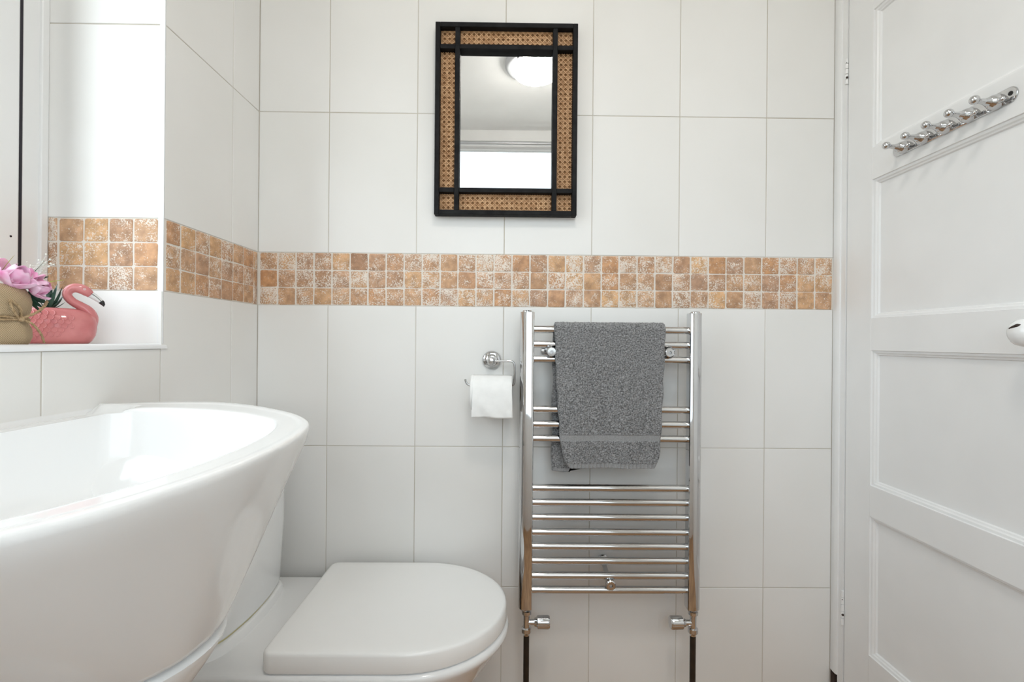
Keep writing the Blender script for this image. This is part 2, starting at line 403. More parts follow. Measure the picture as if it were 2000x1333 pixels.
bm = BM(); box(bm, WX-.034, WX-.030, WY0+.095, WY1-.095, FZ0+.095, WZ1-.095); make('pane', bm, GLASS, win, smooth=0)
bm = BM(); lathe(bm, (WX+.004, -.4455, 1.262), (1, 0, 0), [(-.002, .0022), (.0006, .002)], 10); make('screw_cap', bm, GASKET, win)

win2 = link('window_2', None, None, ((VX0+VX1)/2, RY-.05, VZ0)); tag(win2, 'bright white window facing the mirror, under the rail', 'window', kind='structure')
def rect_frame_y(bm, x0, x1, y0, y1, z0, z1, wd):
    box(bm, x0, x0+wd, y0, y1, z0, z1); box(bm, x1-wd, x1, y0, y1, z0, z1); box(bm, x0+wd, x1-wd, y0, y1, z0, z0+wd); box(bm, x0+wd, x1-wd, y0, y1, z1-wd, z1)
    return bm
make('frame', rect_frame_y(BM(), VX0, VX1, RY-.08, RY-.02, VZ0, VZ1, .05), UPVC, win2, bevel=.003)
bm = BM(); box(bm, VX0+.05, VX1-.05, RY-.052, RY-.048, VZ0+.05, VZ1-.05); make('pane', bm, GLASS2, win2, smooth=0)

# ------------------------------------------------------------------ door
door = link('door_1', None, None, (1.65, DY1, 0)); tag(door, 'white painted door with four horizontal panels and porcelain knob', 'door', kind='structure')
DX = 1.65
bm = BM(); box(bm, DX, DX+.036, -.137, DY1, .005, DZ1); make('stile', bm, PAINT, door, bevel=.002)
bm = BM(); box(bm, DX, DX+.036, DY0, DY0+.092, .005, DZ1); make('stile', bm, PAINT, door, bevel=.002)
RL = [(.005, .266), (.625, .705), (1.054, 1.137), (1.496, 1.578), (1.936, DZ1)]
for z0, z1 in RL:
    bm = BM(); box(bm, DX, DX+.036, DY0+.0921, -.1371, z0, z1); make('rail', bm, PAINT, door)
PY0, PY1 = DY0+.092, -.137
for (a, z0), (z1, b) in zip(RL, RL[1:]):
    bm = BM(); box(bm, DX+.0125, DX+.024, PY0-.004, PY1+.004, z0-.004, z1+.004); pn = make('panel', bm, PAINT, door, smooth=0)
    # stepped moulding around the sunk panel
    bm = BM(); prof = [(0, .0), (.001, .0035), (.006, .0045), (.0085, .0075), (.0115, .0085), (.0135, .0125), (.0, .0125)]
    def rg(i, x): return [(DX+x, PY0+i, z0+i), (DX+x, PY1-i, z0+i), (DX+x, PY1-i, z1-i), (DX+x, PY0+i, z1-i)]
    rings(bm, [rg(i, x) for i, x in prof[:-1]], False, False)
    make('panel_moulding', bm, PAINT, door, smooth=20)
for i, zc in enumerate((1.827, .337)):
    bm = BM(); h = .036 if i == 0 else .048
    for k in range(5):
        a = zc-h+2*h*k/5
        lathe(bm, (DX-.003, DY1+.002, a+.0006), (0, 0, 1), [(0, .0035), (.0004, .0042), (2*h/5-.0016, .0042), (2*h/5-.0012, .0035)], 12)
    hg = make('hinge', bm, PAINT, door); hg['label'] = 'overpainted butt hinge'
    bm = BM(); lathe(bm, (DX-.0042, DY1-.001, zc-.018), (-.6, -.8, 0), [(0, .0034), (.003, .0028)], 5)
    lathe(bm, (DX-.0042, DY1+.001, zc+.024), (-.6, -.8, 0), [(0, .0014), (.003, .0012)], 5)
    ch = make('chipped_paint', bm, CHIP_GAP, door, smooth=0)
# knob
KY, KZ = -.542, 1.0925
bm = BM(); lathe(bm, (DX, KY, KZ), (-1, 0, 0), [(0, .026), (.004, .026), (.006, .022), (.008, .010), (.016, .009), (.019, .014), (.024, .021), (.031, .0245), (.039, .0253), (.048, .0235), (.055, .018), (.0595, .010), (.061, .001)], 32)
kn = make('knob', bm, mat('white_porcelain', (.80, .80, .80), .08), door); kn['label'] = 'white porcelain knob'
bm = BM()
def onk(a, e, R=.0262):
    c = Vector((DX-.038, KY, KZ)); return c + Vector((-math.cos(e)*math.cos(a), math.cos(e)*math.sin(a), math.sin(e)))*R
tube(bm, [onk(.45, .30, .0236), onk(.15, .42, .0234), onk(-.15, .54, .0228), onk(-.40, .60, .0226)], [.0012, .0022, .0036, .0014], 8); make('chip', bm, CHIP_GAP, kn)

# door frame (jamb and bead between the tiles and the leaf)
fr = tag(link('door_frame', None, None, (1.66, -.02, 0)), 'white painted door frame beside the tiled wall end', 'door frame', kind='structure')
fr.name = 'trim_3'; ORG['trim_3'] = ORG['door_frame']
bm = BM()
prof = [(1.70, .0), (1.6437, .0), (1.6437, -.006), (1.6425, -.010), (1.6425, -.022), (1.6445, -.026), (1.6475, -.027), (1.6475, -.0445), (1.70, -.0445)]
rings(bm, [[(x, y, z) for x, y in prof] for z in (.138, DZ1+.02)]); make('jamb', bm, PAINT, fr, smooth=30)
bm = BM()
prof2 = [(1.70, -.0), (1.660, -.0), (1.656, -.012), (1.6475, -.024), (1.6475, -.0445), (1.70, -.0445)]
rings(bm, [[(x, y, z) for x, y in prof2] for z in (0, .138)]); make('jamb_foot', bm, PAINT, fr, smooth=30)
bm = BM(); rings(bm, [[(1.662, -.0005, 0), (1.645, -.0005, 0), (1.6455, -.014, 0), (1.656, -.014, 0)], [(1.662, -.0005, .135), (1.645, -.0005, .1375), (1.6455, -.014, .127), (1.656, -.014, .129)]]); o = make('broken_corner_shade', bm, CHIP_GAP, fr, smooth=0); o['label'] = 'dark solid coloured as gap shade where the frame corner has broken off'  # solid wedge, the shade of the gap is put into its colour
bm = BM(); box(bm, 1.6475, 1.72, DY0-.03, -.0445, DZ1+.006, DZ1+.05); make('head', bm, PAINT, fr, bevel=.002)
bm = BM(); box(bm, 1.6475, 1.72, DY0-.05, DY0-.005, 0, DZ1+.05); make('jamb', bm, PAINT, fr, bevel=.002)

# ------------------------------------------------------------------ wash basin
BC = -.875
def sym_outline(half, n=120):
    """half: (x, d) from the wall to the front centre; returns closed ring at (x, BC+d)"""
    far = crom([(x, d, 0) for x, d in half], 8)
    full = far + [Vector((p.x, -p.y, 0)) for p in far[-2::-1]]
    full = resample(full, n); a, b = full[-1], full[0]
    return full + [a.lerp(b, k/40) for k in range(1, 40)]
NB = 140
OUT = sym_outline([(0, .352), (.02, .360), (.09, .380), (.178, .386), (.25, .357), (.315, .312), (.385, .250), (.436, .178), (.458, .104), (.466, .045), (.468, 0)], NB)
INN = sym_outline([(.066, .285), (.10, .306), (.155, .308), (.24, .286), (.32, .243), (.380, .190), (.410, .115), (.420, .05), (.422, 0)], NB)
BOT = sym_outline([(.10+(x-.10)*.951, d*.775) for x, d in ((.10, .10), (.14, .125), (.20, .140), (.27, .142), (.34, .128), (.39, .098), (.418, .052), (.426, 0))], NB)
RIM = .9555
def shell(a, b, t, z, inset=0):
    return [Vector((p.x+(q.x-p.x)*t, BC+p.y+(q.y-p.y)*t, z)) for p, q in zip(a, b)]
def bz(p, z):                                     # the tap ledge along the wall lies lower than the rim
    k = min(max((.085-p.x)/.022, 0), 1); k = k*k*(3-2*k)
    e = min(max((.340-abs(p.y-BC))/.012, 0), 1); e = e*e*(3-2*e)
    return Vector((p.x, p.y, z-.0145*k*e))
R = []
for t, z in [(1., .765), (.99, .7653)] + [(t, .765+.1775*(1-t)**1.15) for t in (.95, .87, .78, .68, .58, .48, .38, .28, .19, .11, .05)]: R.append(shell(OUT, BOT, t, z))
for t, z in ((.004, .9465), (-.002, .9495), (.002, .9525), (.02, .9547), (.055, RIM), (.10, RIM), (.17, RIM), (.24, RIM), (.30, RIM-.0008), (.40, RIM-.001), (.50, RIM-.0012), (.60, RIM-.0014), (.75, RIM-.0016), (.83, RIM-.0018), (.90, RIM-.0022), (.97, RIM-.004), (1.0, RIM-.008)):
    R.append([bz(p, z) if z > .95 else p for p in shell(OUT, INN, t, z)])
cx, cy = .25, 0
DR = [Vector((cx+(p.x-cx)*.12, p.y*.10, 0)) for p in INN]
for t, z in ((.01, .93), (.03, .90), (.07, .868), (.14, .845), (.26, .832), (.45, .826), (.7, .823), (1., .821)):
    R.append(shell(INN, DR, t, z))
basin = thing('wash_basin', (.2, BC, 0), 'large white bow-fronted ceramic wash basin on a pedestal under the window', 'basin')
bm = BM(); rings(bm, R, True, True)
o = make('bowl', bm, CERAMIC, basin, smooth=60)
bm = BM(); lathe(bm, (cx, BC, .8205), (0, 0, 1), [(0, .030), (.003, .030), (.0045, .026), (.002, .010), (.002, .001)], 24); make('waste', bm, CHROME, basin)
def ell(xc, a, b, z, n=64): return [(xc+a*math.cos(2*PI*k/n), BC+b*math.sin(2*PI*k/n), z) for k in range(n)]
bm = BM(); rings(bm, [ell(.266, .118, .092, .7655), ell(.266, .120, .094, .7595), ell(.266, .142, .115, .7590), ell(.266, .1465, .119, .7565), ell(.265, .146, .1185, .751), ell(.262, .138, .112, .733), ell(.256, .124, .103, .705), ell(.249, .111, .093, .66), ell(.238, .098, .082, .58), ell(.23, .096, .082, .4), ell(.23, .105, .09, .12), ell(.23, .12, .11, .03), ell(.23, .122, .112, 0)])
make('pedestal', bm, CERAMIC, basin, smooth=60)

# ------------------------------------------------------------------ toilet
TY = -.229
def dring(x0, x1, hw, ac, z, rc=.02, n=28):
    """D outline: rounded back corners at x0, ellipse front from x1-ac to x1"""
    p = []
    for k in range(n+1):
        t = -PI/2+PI*k/n; p.append((x1-ac+ac*math.cos(t), TY+hw*math.sin(t), z))
    for k in range(7):
        t = PI/2+PI/2*k/6; p.append((x0+rc+rc*math.cos(t), TY+hw-rc+rc*math.sin(t), z))
    for k in range(7):
        t = PI+PI/2*k/6; p.append((x0+rc+rc*math.cos(t), TY-hw+rc+rc*math.sin(t), z))
    return p
toilet = thing('toilet', (.35, TY, 0), 'white close-coupled toilet with closed lid beside the basin', 'toilet')
bm = BM(); rings(bm, [dring(.03, .50, .115, .14, 0), dring(.03, .51, .115, .15, .05), dring(.03, .55, .125, .17, .16), dring(.025, .615, .150, .19, .26), dring(.022, .672, .176, .205, .33), dring(.02, .705, .195, .215, .380),
                      dring(.02, .7155, .2005, .215, .392), dring(.02, .7185, .2025, .216, .399), dring(.02, .7175, .202, .215, .4055), dring(.023, .7145, .199, .214, .4095), dring(.028, .708, .194, .212, .411)])
make('pan', bm, CERAMIC, toilet, smooth=50)
LX0, LX1 = .2305, .7145
bm = BM(); rings(bm, [dring(LX0+.004, LX1-.005, .193, .213, .4118, .018), dring(LX0+.001, LX1-.002, .1965, .214, .4145, .02), dring(LX0, LX1, .198, .215, .420, .021), dring(LX0, LX1-.001, .197, .215, .4475, .021), dring(LX0+.0012, LX1-.0025, .1955, .214, .4515, .02), dring(LX0+.004, LX1-.0055, .193, .213, .4538, .018), dring(LX0+.009, LX1-.011, .188, .212, .4548, .014), dring(LX0+.03, LX1-.03, .17, .20, .455, .012)])
o = make('seat_lid', bm, SEATP, toilet, smooth=60); o['label'] = 'thick matt white D-shaped lid'
# cistern: flat back, bowed front
def cist(xf, hw, z, bow=.022, rc=.045):
    p = []; n = 40
    for k in range(n+1):
        s = -1+2*k/n; e = max(0, (abs(s)-.70)/.30); x = xf-bow*s*s - rc*(1-math.sqrt(max(0, 1-e*e)))
        p.append((x, TY+hw*s, z))
    p.append((.002, TY+hw, z)); p.append((.002, TY-hw, z)); return p
cs = bm = BM(); rings(bm, [cist(.128, .160, .4345), cist(.131, .163, .437), cist(.132, .164, .442), cist(.140, .168, .6), cist(.143, .170, .838)])
make('cistern', bm, CERAMIC, toilet, smooth=50)
bm = BM(); rings(bm, [cist(.127, .159, .4295), cist(.127, .159, .4345)]); o = make('foam_gasket', bm, FOAM, toilet); o['label'] = 'yellowed gasket line under the cistern'
bm = BM(); rings(bm, [cist(.142, .172, .4095), cist(.139, .170, .413), cist(.136, .167, .427), cist(.133, .164, .430)]); make('cistern_shelf', bm, CERAMIC, toilet, smooth=50)
bm = BM(); rings(bm, [cist(.149, .174, .8385), cist(.152, .176, .842), cist(.152, .176, .862), cist(.149, .173, .867), cist(.14, .165, .869)]); make('cistern_lid', bm, CERAMIC, toilet, smooth=50)

# ------------------------------------------------------------------ towel radiator
RYC = -.078                                       # rung axis
rad = thing('towel_radiator', (.989, -.06, 0), 'chrome ladder towel radiator on the tiled wall under the mosaic band', 'radiator')
def post(xc, sgn):
    def rg(z, s=1.):
        # flat front, soft outer shoulder; sgn points to the outer side
        pr = [(-.0185, -.010), (-.0185, .013), (-.017, .0155), (-.014, .0165), (.004, .0165), (.0095, .0145), (.0145, .009), (.0178, .001), (.0185, -.006), (.0175, -.013), (.012, -.0165), (-.012, -.0165), (-.0175, -.0145)]
        return [(xc+sgn*a*s, RYC-.004-b*s, z) for a, b in pr]
    bm = BM(); rings(bm, [rg(.3555, .93), rg(.357), rg(1.1465), rg(1.1485, .96)]); make('post', bm, CHROME, rad, smooth=25)
    bm = BM(); lathe(bm, (xc, RYC-.004, 1.1485), (0, 0, 1), [(-.002, .0125), (.003, .0125), (.0045, .011), (.005, .001)], 20); make('end_cap', bm, CHROME, rad)
    bm = BM(); lathe(bm, (xc, RYC-.004, .357), (0, 0, -1), [(-.002, .009), (.010, .009)], 16); make('tail', bm, CHROME, rad)
PXL, PXR = .7625, 1.2150
post(PXL, -1); post(PXR, 1)
RZ = [1.1025, 1.0626, 1.0227, .8878, .8479, .8094, .6759, .6373, .5974, .5575, .519, .4805, .4405, .402]
bm = bmesh.new(); lathe(bm, (PXL+.016, RYC, 0), (1, 0, 0), [(0, .0098), (PXR-PXL-.032, .0098)], 24)
bmesh.ops.recalc_face_normals(bm, faces=bm.faces)
rme = bpy.data.meshes.new('rung'); bmesh.ops.translate(bm, vec=Vector((-.989, -RYC, 0)), verts=bm.verts); bm.to_mesh(bm_me := rme); bm.free(); rme.materials.append(CHROME); rme.shade_smooth(); rme.set_sharp_from_angle(angle=.6)
for z in RZ: link('rung', rme, rad, (.989, RYC, z))
def bracket(x, z, xw, zw):
    bm = BM(); lathe(bm, (xw, 0, zw), (0, -1, 0), [(0, .0155), (.004, .0155), (.007, .0130), (.008, .007)], 24)
    tube(bm, [(xw, -.006, zw), (xw*.5+x*.5, -.035, zw*.5+z*.5), (x, RYC+.006, z)], .0065, 14)
    b = make('bracket', bm, CHROME, rad)
    bm = BM(); lathe(bm, (x, RYC+.004, z), (0, -1, 0), [(0, .0105), (.010, .0105), (.0125, .0135), (.020, .0135), (.0225, .011), (.0225, .0045), (.017, .004)], 20); c = make('clamp', bm, CHROME, b)
    bm = BM(); lathe(bm, (x, RYC-.0125, z), (0, -1, 0), [(0, .0035), (.003, .0035)], 6); make('screw', bm, STEEL, b)
bracket(.828, 1.0427, .820, 1.0437); bracket(1.143, 1.0427, 1.150, 1.0437); bracket(.991, .4212, .987, .448)
def valve(xc, sgn):
    y = RYC-.004
    bm = BM(); lathe(bm, (xc, y, .349), (0, 0, -1), [(0, .0095), (.001, .0132), (.009, .0132), (.0125, .0088), (.046, .0088), (.0475, .0132), (.058, .0132), (.064, .0088), (.067, .0082)], 20)
    lathe(bm, (xc, y, .3165), (sgn, 0, 0), [(.004, .0075), (.0215, .0075)], 20)
    v = make('valve', bm, CHROME, rad, smooth=30)
    bm = BM(); n = 48; pr = [(.021, .0100), (.0265, .0120), (.0295, .0165), (.058, .0172), (.062, .0150), (.063, .001)]
    rings(bm, [[(xc+sgn*h, y+math.cos(2*PI*k/n)*r*(1-.05*(math.cos(8*2*PI*k/n) > .6)*(r > .013)), .3165+math.sin(2*PI*k/n)*r*(1-.05*(math.cos(8*2*PI*k/n) > .6)*(r > .013))) for k in range(n)] for h, r in pr]); make('valve_knob', bm, CHROME, v, smooth=30)
    bm = BM(); tube(bm, [(xc, y, .285), (xc, y, .1), (xc, y, 0)], .0078, 16); make('pipe', bm, DARKPIPE, rad)
valve(PXL+.005, 1); valve(PXR+.0005, -1)

# ------------------------------------------------------------------ towel over the top rungs
def build_towel():
    TH = .0048                                    # half thickness of the folded cloth
    yf, yb, zt = RYC-.0155, RYC+.0155, RZ[0]
    path = []                                     # (y, z, normal) outer side of the fold is away from the rung
    zf0, zb0 = .7305, .716
    n1 = 330
    for k in range(n1): path.append((yf, zf0+(zt-zf0)*k/n1, (-1, 0), 'f'))
    for k in range(31):
        t = PI*k/30; path.append((RYC-.0155*math.cos(t), zt+.0155*math.sin(t), (-math.cos(t), math.sin(t)), 't'))
    n2 = 200
    for k in range(1, n2+1): path.append((yb, zt-(zt-zb0)*k/n2, (1, 0), 'b'))
    nf, nb = 240, 60
    def edges(z, side):
        t = (zt+.02-z)/(zt+.02-.73)
        if side == 'b': return .8325+.0018*math.sin(z*47), 1.112
        xl = .8355+.0235*t**1.5 + (.018*max(0, (.80-z)/.07)**2)
        xr = 1.1315-.0135*t**1.2 - (.012*max(0, (.79-z)/.06)**2)
        return xl+.0012*math.sin(z*90), xr+.0012*math.sin(z*75+1)
    verts, fmat = [], []
    ns = nf+nb
    for (y, z, nv, side) in path:
        xl, xr = edges(z, side)
        hang = max(0, (1.10-z)/.37) if side != 't' else 0
        band = 1.0
        hem = side == 'f' and .806 < z < .822
        bot = (side == 'f' and z < .744) or (side == 'b' and z < .727)
        for k in range(ns):
            # closed cross-section: outer face then inner face
            if k < nf:
                u = k/(nf-1); e = min(u, 1-u)*(xr-xl); off = TH*math.sqrt(max(0, 1-max(0, 1-e/.006)**2)); 
            else:
                u = 1-(k-nf+.5)/nb; e = min(u, 1-u)*(xr-xl); off = -TH*math.sqrt(max(0, 1-max(0, 1-e/.006)**2))
            x = xl+(xr-xl)*u
            if side == 'f':
                fold = .0032*math.sin((x-.84)*48+z*3)*hang + .0045*math.exp(-((x-.985-.02*(z-.9))/.022)**2)*hang
                dy = fold*(1 if off > 0 else 1)
                zz = z + (.004*math.sin((x-.9)*18)-.006*((x-.99)/.12)**2*-1)*max(0, (.82-z)/.09)
            else:
                dy = 0; q = min(max((x-.880)/.02, 0), 1); zz = z if side == 't' else max(z, .716+.045*q*q*(3-2*q)+.003*math.sin(x*40))
            d = 0
            if off > 0:
                p = Vector((x*330, y*330, zz*330)); d = noise.noise(p*.85)*.0016 + noise.noise(p*.4)*.0010
                if hem: d = -.0016+.0002*math.sin(zz*2400)
                if bot: d = -.0010+.0012*math.sin(x*2*PI/.0105)
            verts.append((x, y+nv[0]*(off+d)+dy, zz+nv[1]*(off+d)))
    faces, mi = [], []
    npth = len(path)
    for i in range(npth-1):
        side, z = path[i][3], path[i][1]
        h = 1 if (side == 'f' and (.806 < z < .822 or z < .744)) or (side == 'b' and z < .727) else 0
        for k in range(ns):
            j = (k+1) % ns; faces.append((i*ns+k, i*ns+j, (i+1)*ns+j, (i+1)*ns+k)); mi.append(h)
    faces.append(tuple(range(ns))[::-1]); mi.append(1); faces.append(tuple((npth-1)*ns+k for k in range(ns))); mi.append(1)
    org = Vector((.985, RYC, .716)); 
    me = bpy.data.meshes.new('towel'); me.from_pydata([Vector(v)-org for v in verts], [], faces)
    me.materials.append(TERRY); me.materials.append(HEM); me.polygons.foreach_set('material_index', mi); me.shade_smooth()
    bm = bmesh.new(); bm.from_mesh(me); bmesh.ops.recalc_face_normals(bm, faces=bm.faces); bm.to_mesh(me); bm.free()
    return tag(link('towel', me, None, org), 'grey terry hand towel folded over the top rung of the radiator', 'towel')
build_towel()

# ------------------------------------------------------------------ mirror
mir = thing('mirror', (.701, 0, 1.42), 'rectangular mirror in a black wooden frame with cane panels', 'mirror')
MX0, MX1, MZ0, MZ1 = .5022, .9005, 1.4225, 1.9600
GX0, GX1, GZ0, GZ1 = .5705, .8310, 1.4985, 1.8860      # glass edge lines
FB, FF = -.004, -.030
IB = .0132
def bar(name, x0, x1, z0, z1, y0=FF, y1=FB):
    bm = BM(); box(bm, x0, x1, y0, y1, z0, z1); return make(name, bm, BLACKWOOD, mir, bevel=.0012)
bar('frame_bar', MX0, MX0+IB, MZ0, MZ1); bar('frame_bar', MX1-IB, MX1, MZ0, MZ1)
bar('frame_bar', MX0+IB, MX1-IB, MZ1-IB, MZ1); bar('frame_bar', MX0+IB, MX1-IB, MZ0, MZ0+IB)
VX = [(GX0-IB, GX0), (GX1, GX1+IB)]; HZ = [(GZ0-IB, GZ0), (GZ1, GZ1+IB)]
for a, b in VX: bar('inner_bar', a, b, MZ0+IB, MZ1-IB, FF+.0015)
for z0, z1 in HZ:
    for a, b in ((MX0+IB, VX[0][0]), (VX[0][1], VX[1][0]), (VX[1][1], MX1-IB)): bar('inner_bar', a, b, z0, z1, FF+.0015)
bm = BM(); box(bm, MX0+.004, MX1-.004, -.0045, -.0005, MZ0+.004, MZ1-.004); make('back_board', bm, BLACKWOOD, mir, smooth=0)
bm = BM(); box(bm, GX0, GX1, -.0105, -.0048, GZ0, GZ1); make('mirror_glass', bm, MIRROR, mir, smooth=0)
PXs = [(MX0+IB, VX[0][0]), (VX[0][1], VX[1][0]), (VX[1][1], MX1-IB)]; PZs = [(MZ0+IB, HZ[0][0]), (HZ[0][1], HZ[1][0]), (HZ[1][1], MZ1-IB)]
def strand(bm, a, b, wd, y, th=.0006):
    a = Vector(a); b = Vector(b); d = (b-a).normalized(); n = Vector((-d.y, d.x))*wd/2
    q = [a-n, b-n, b+n, a+n]; rings(bm, [[(p.x, y, p.y) for p in q], [(p.x, y-th, p.y) for p in q]])
def clip(p, d, x0, x1, z0, z1):
    t0, t1 = -9., 9.
    for o_, dd, lo, hi in ((p[0], d[0], x0, x1), (p[1], d[1], z0, z1)):
        if abs(dd) < 1e-9:
            if o_ < lo or o_ > hi: return None
            continue
        a, b = sorted(((lo-o_)/dd, (hi-o_)/dd)); t0, t1 = max(t0, a), min(t1, b)
    if t1-t0 < .002: return None
    return (p[0]+d[0]*t0, p[1]+d[1]*t0), (p[0]+d[0]*t1, p[1]+d[1]*t1)
CP = .0138
for i, (x0, x1) in enumerate(PXs):
    for j, (z0, z1) in enumerate(PZs):
        if i == 1 and j == 1: continue
        bm = BM(); box(bm, x0, x1, -.0082, -.0046, z0, z1); cp = make('cane_panel', bm, CANEBACK, mir, smooth=0)
        bm = BM(); e = .0004
        x = x0+.0035
        while x < x1:
            for s in (-.0019, .0019):
                g = clip((x+s, 0), (0, 1), x0+e, x1-e, z0+e, z1-e)
                if g: strand(bm, *g, .0019, -.0090+.0002*(s > 0))
            x += CP
        z = z0+.0035
        while z < z1:
            for s in (-.0019, .0019):
                g = clip((0, z+s), (1, 0), x0+e, x1-e, z0+e, z1-e)
                if g: strand(bm, *g, .0019, -.0094)
            z += CP
        nx = int((x1-x0+z1-z0)/CP)+3
        for q in range(-nx, nx):
            g = clip((x0+.0035+CP*(q+.5), z0+.0035), (.7071, .7071), x0+e, x1-e, z0+e, z1-e)
            if g: strand(bm, *g, .0026, -.0100)
            g = clip((x0+.0035+CP*(q+.5), z0+.0035), (-.7071, .7071), x0+e, x1-e, z0+e, z1-e)
            if g: strand(bm, *g, .0026, -.0104)
        wv = make('cane_weave', bm, CANE, cp, smooth=0); wv['kind'] = 'stuff'

# ------------------------------------------------------------------ toilet roll and holder
hold = thing('toilet_roll_holder', (.665, 0, 1.015), 'chrome toilet roll holder with round wall rose', 'holder')
bm = BM(); lathe(bm, (.6655, 0, 1.0155), (0, -1, 0), [(0, .0265), (.004, .0265), (.0075, .0235), (.009, .0195), (.0095, .0175), (.013, .016), (.0145, .0125), (.015, .0105), (.040, .0085), (.050, .0085)], 32)
make('rose', bm, CHROME, hold, smooth=25)
bm = BM(); lathe(bm, (.6655, -.048, 1.0155), (0, -1, 0), [(-.008, .0105), (0, .0115), (.008, .0105), (.0125, .007), (.0135, .001)], 24); make('boss', bm, CHROME, hold)
HY = -.050
pth = crom([(.6655, HY, 1.0150), (.695, HY, 1.0150), (.716, HY, 1.0148), (.7255, HY, 1.0125), (.7295, HY, 1.004), (.7305, HY, .985), (.7303, HY, .965), (.7285, HY, .953), (.720, HY, .9475), (.70, HY, .9470), (.65, HY, .9470), (.615, HY, .9468), (.602, HY, .9505), (.5965, HY, .959), (.5955, HY, .9645)], 6)
bm = BM(); tube(bm, pth, .0031, 12); make('arm', bm, CHROME, hold)
roll = thing('toilet_roll', (.668, HY, .927), 'white toilet roll hanging on the chrome holder left of the radiator', 'toilet roll')
RC, RR = .9285, .0485
TX0, TX1 = .6115, .7215
def cyl_ring(x, r, n=72): return [(x, HY+r*math.cos(2*PI*k/n), RC+r*math.sin(2*PI*k/n)) for k in range(n)]
bm = BM(); rings(bm, [cyl_ring(TX0+.001, .0215), cyl_ring(TX0, .030), cyl_ring(TX0, .046), cyl_ring(TX0+.002, RR), cyl_ring((TX0+TX1)/2, RR+.0004), cyl_ring(TX1-.002, RR), cyl_ring(TX1, .046), cyl_ring(TX1, .030), cyl_ring(TX1-.001, .0215)], False, False); make('paper', bm, PAPER, roll, smooth=50)
bm = BM(); rings(bm, [cyl_ring(TX0, .0213, 32), cyl_ring(TX1, .0213, 32)], False, False); make('core', bm, CARD, roll)
# loose sheet hanging in front
bm = BM(); rows = []
sp = [(HY-RR*math.sin(a)-.0008*math.sin(a), RC+(RR+.0008)*math.cos(a)) for a in lerps([.15, PI/2], 12)]
for k in range(1, 15):
    t = k/14; sp.append((HY-RR-.0008-.002*math.sin(t*PI)*1.2, RC-(RC-.866)*t))
for i, (y, z) in enumerate(sp):
    row = []
    for k in range(28):
        u = k/27; wv = max(0, i-10)/16
        row.append((TX0+.006+(TX1+.002-TX0-.006)*u + .004*wv*(u-.3), y-.0022*wv*math.sin(u*7+1.5+z*60)-.0012*wv*math.sin(u*15+z*130), z+.0012*math.sin(u*6)*wv))
    rows.append(row)
rings(bm, rows, False, False, closed=False); o = make('loose_sheet', bm, PAPER, roll, smooth=180)
md = o.modifiers.new('t', 'SOLIDIFY'); md.thickness = .0005

# ------------------------------------------------------------------ coat hook rack on the door
hk = thing('coat_hook_rack', (DX, -.347, 1.539), 'chrome five-hook coat rack screwed to the white door', 'coat rack')
HZc, HA, HB = 1.5392, -.491, -.205
bm = BM(); n = 12; hr = .0152
out = [(HB-hr+hr*math.cos(t), HZc+hr*math.sin(t)) for t in lerps([-PI/2, PI/2], n)] + [(HA+hr+hr*math.cos(t), HZc+hr*math.sin(t)) for t in lerps([PI/2, 1.5*PI], n)]
rings(bm, [[(DX-x, (HA+HB)/2+(y-(HA+HB)/2)*s, HZc+(z-HZc)*s2) for y, z in out] for x, s, s2 in ((0, 1, 1), (.002, 1, 1), (.0032, .995, .9), (.0034, .98, .7))]); make('back_plate', bm, CHROME, hk, smooth=30)
for y in (-.2165, -.4795):
    bm = BM(); lathe(bm, (DX-.003, y, HZc+.002), (-1, 0, 0), [(0, .0045), (.0015, .004), (.002, .001)], 12); make('screw', bm, mat('screw_dark', (.05, .05, .05), .3, 1), hk)
for k in range(5):
    y = -.2405-.0535*k
    hook = None
    bm = BM(); lathe(bm, (DX-.003, y, HZc-.002), (-1, 0, 0), [(0, .0145), (.006, .0142), (.012, .0122), (.017, .0092), (.020, .006)], 22)
    tube(bm, crom([(DX-.014, y, HZc-.002), (DX-.024, y, HZc-.0015), (DX-.034, y, HZc-.0005), (DX-.044, y, HZc+.0005)], 6), lerps([.0112, .0082, .0056, .0046, .0058], 19), 14)
    tube(bm, crom([(DX-.008, y-.004, HZc-.004), (DX-.011, y-.011, HZc-.006), (DX-.013, y-.018, HZc-.0065)], 5), lerps([.0085, .0045, .0034], 11), 12)
    hook = make('hook', bm, CHROME, hk, smooth=60)
    for c, r in (((DX-.047, y, HZc+.0006), .0086), ((DX-.0135, y-.020, HZc-.0065), .0048)):
        bm = BM(); lathe(bm, Vector(c)+Vector((r, 0, 0)), (-1, 0, .12), [(r*(1-math.cos(t)), r*math.sin(t)) for t in lerps([.02, PI-.02], 11)], 18)
        make('hook_ball', bm, CHROME, hook, smooth=60)

# ------------------------------------------------------------------ ceiling lamp and rail (seen in the mirror)
LP = (.85, -1.19)
lamp = thing('ceiling_lamp', (LP[0], LP[1], CEIL), 'round ceiling lamp with grey metal ring, glowing in the mirror', 'lamp')
bm = BM(); lathe(bm, (LP[0], LP[1], CEIL), (0, 0, -1), [(0, .165), (.018, .165), (.026, .158), (.030, .148), (.030, .128), (.015, .126)], 48, caps=False); make('ring', bm, STEEL, lamp)
bm = BM(); lathe(bm, (LP[0], LP[1], CEIL), (0, 0, -1), [(.020, .127), (.045, .126), (.062, .114), (.075, .085), (.082, .045), (.083, .001)], 48); make('diffuser', bm, GLOW, lamp, smooth=60)
for k in range(4):
    a = PI/4+PI/2*k; bm = BM(); lathe(bm, (LP[0]+.138*math.cos(a), LP[1]+.138*math.sin(a), CEIL-.029), (0, 0, -1), [(0, .006), (.003, .006), (.004, .001)], 12); make('screw', bm, GASKET, lamp)
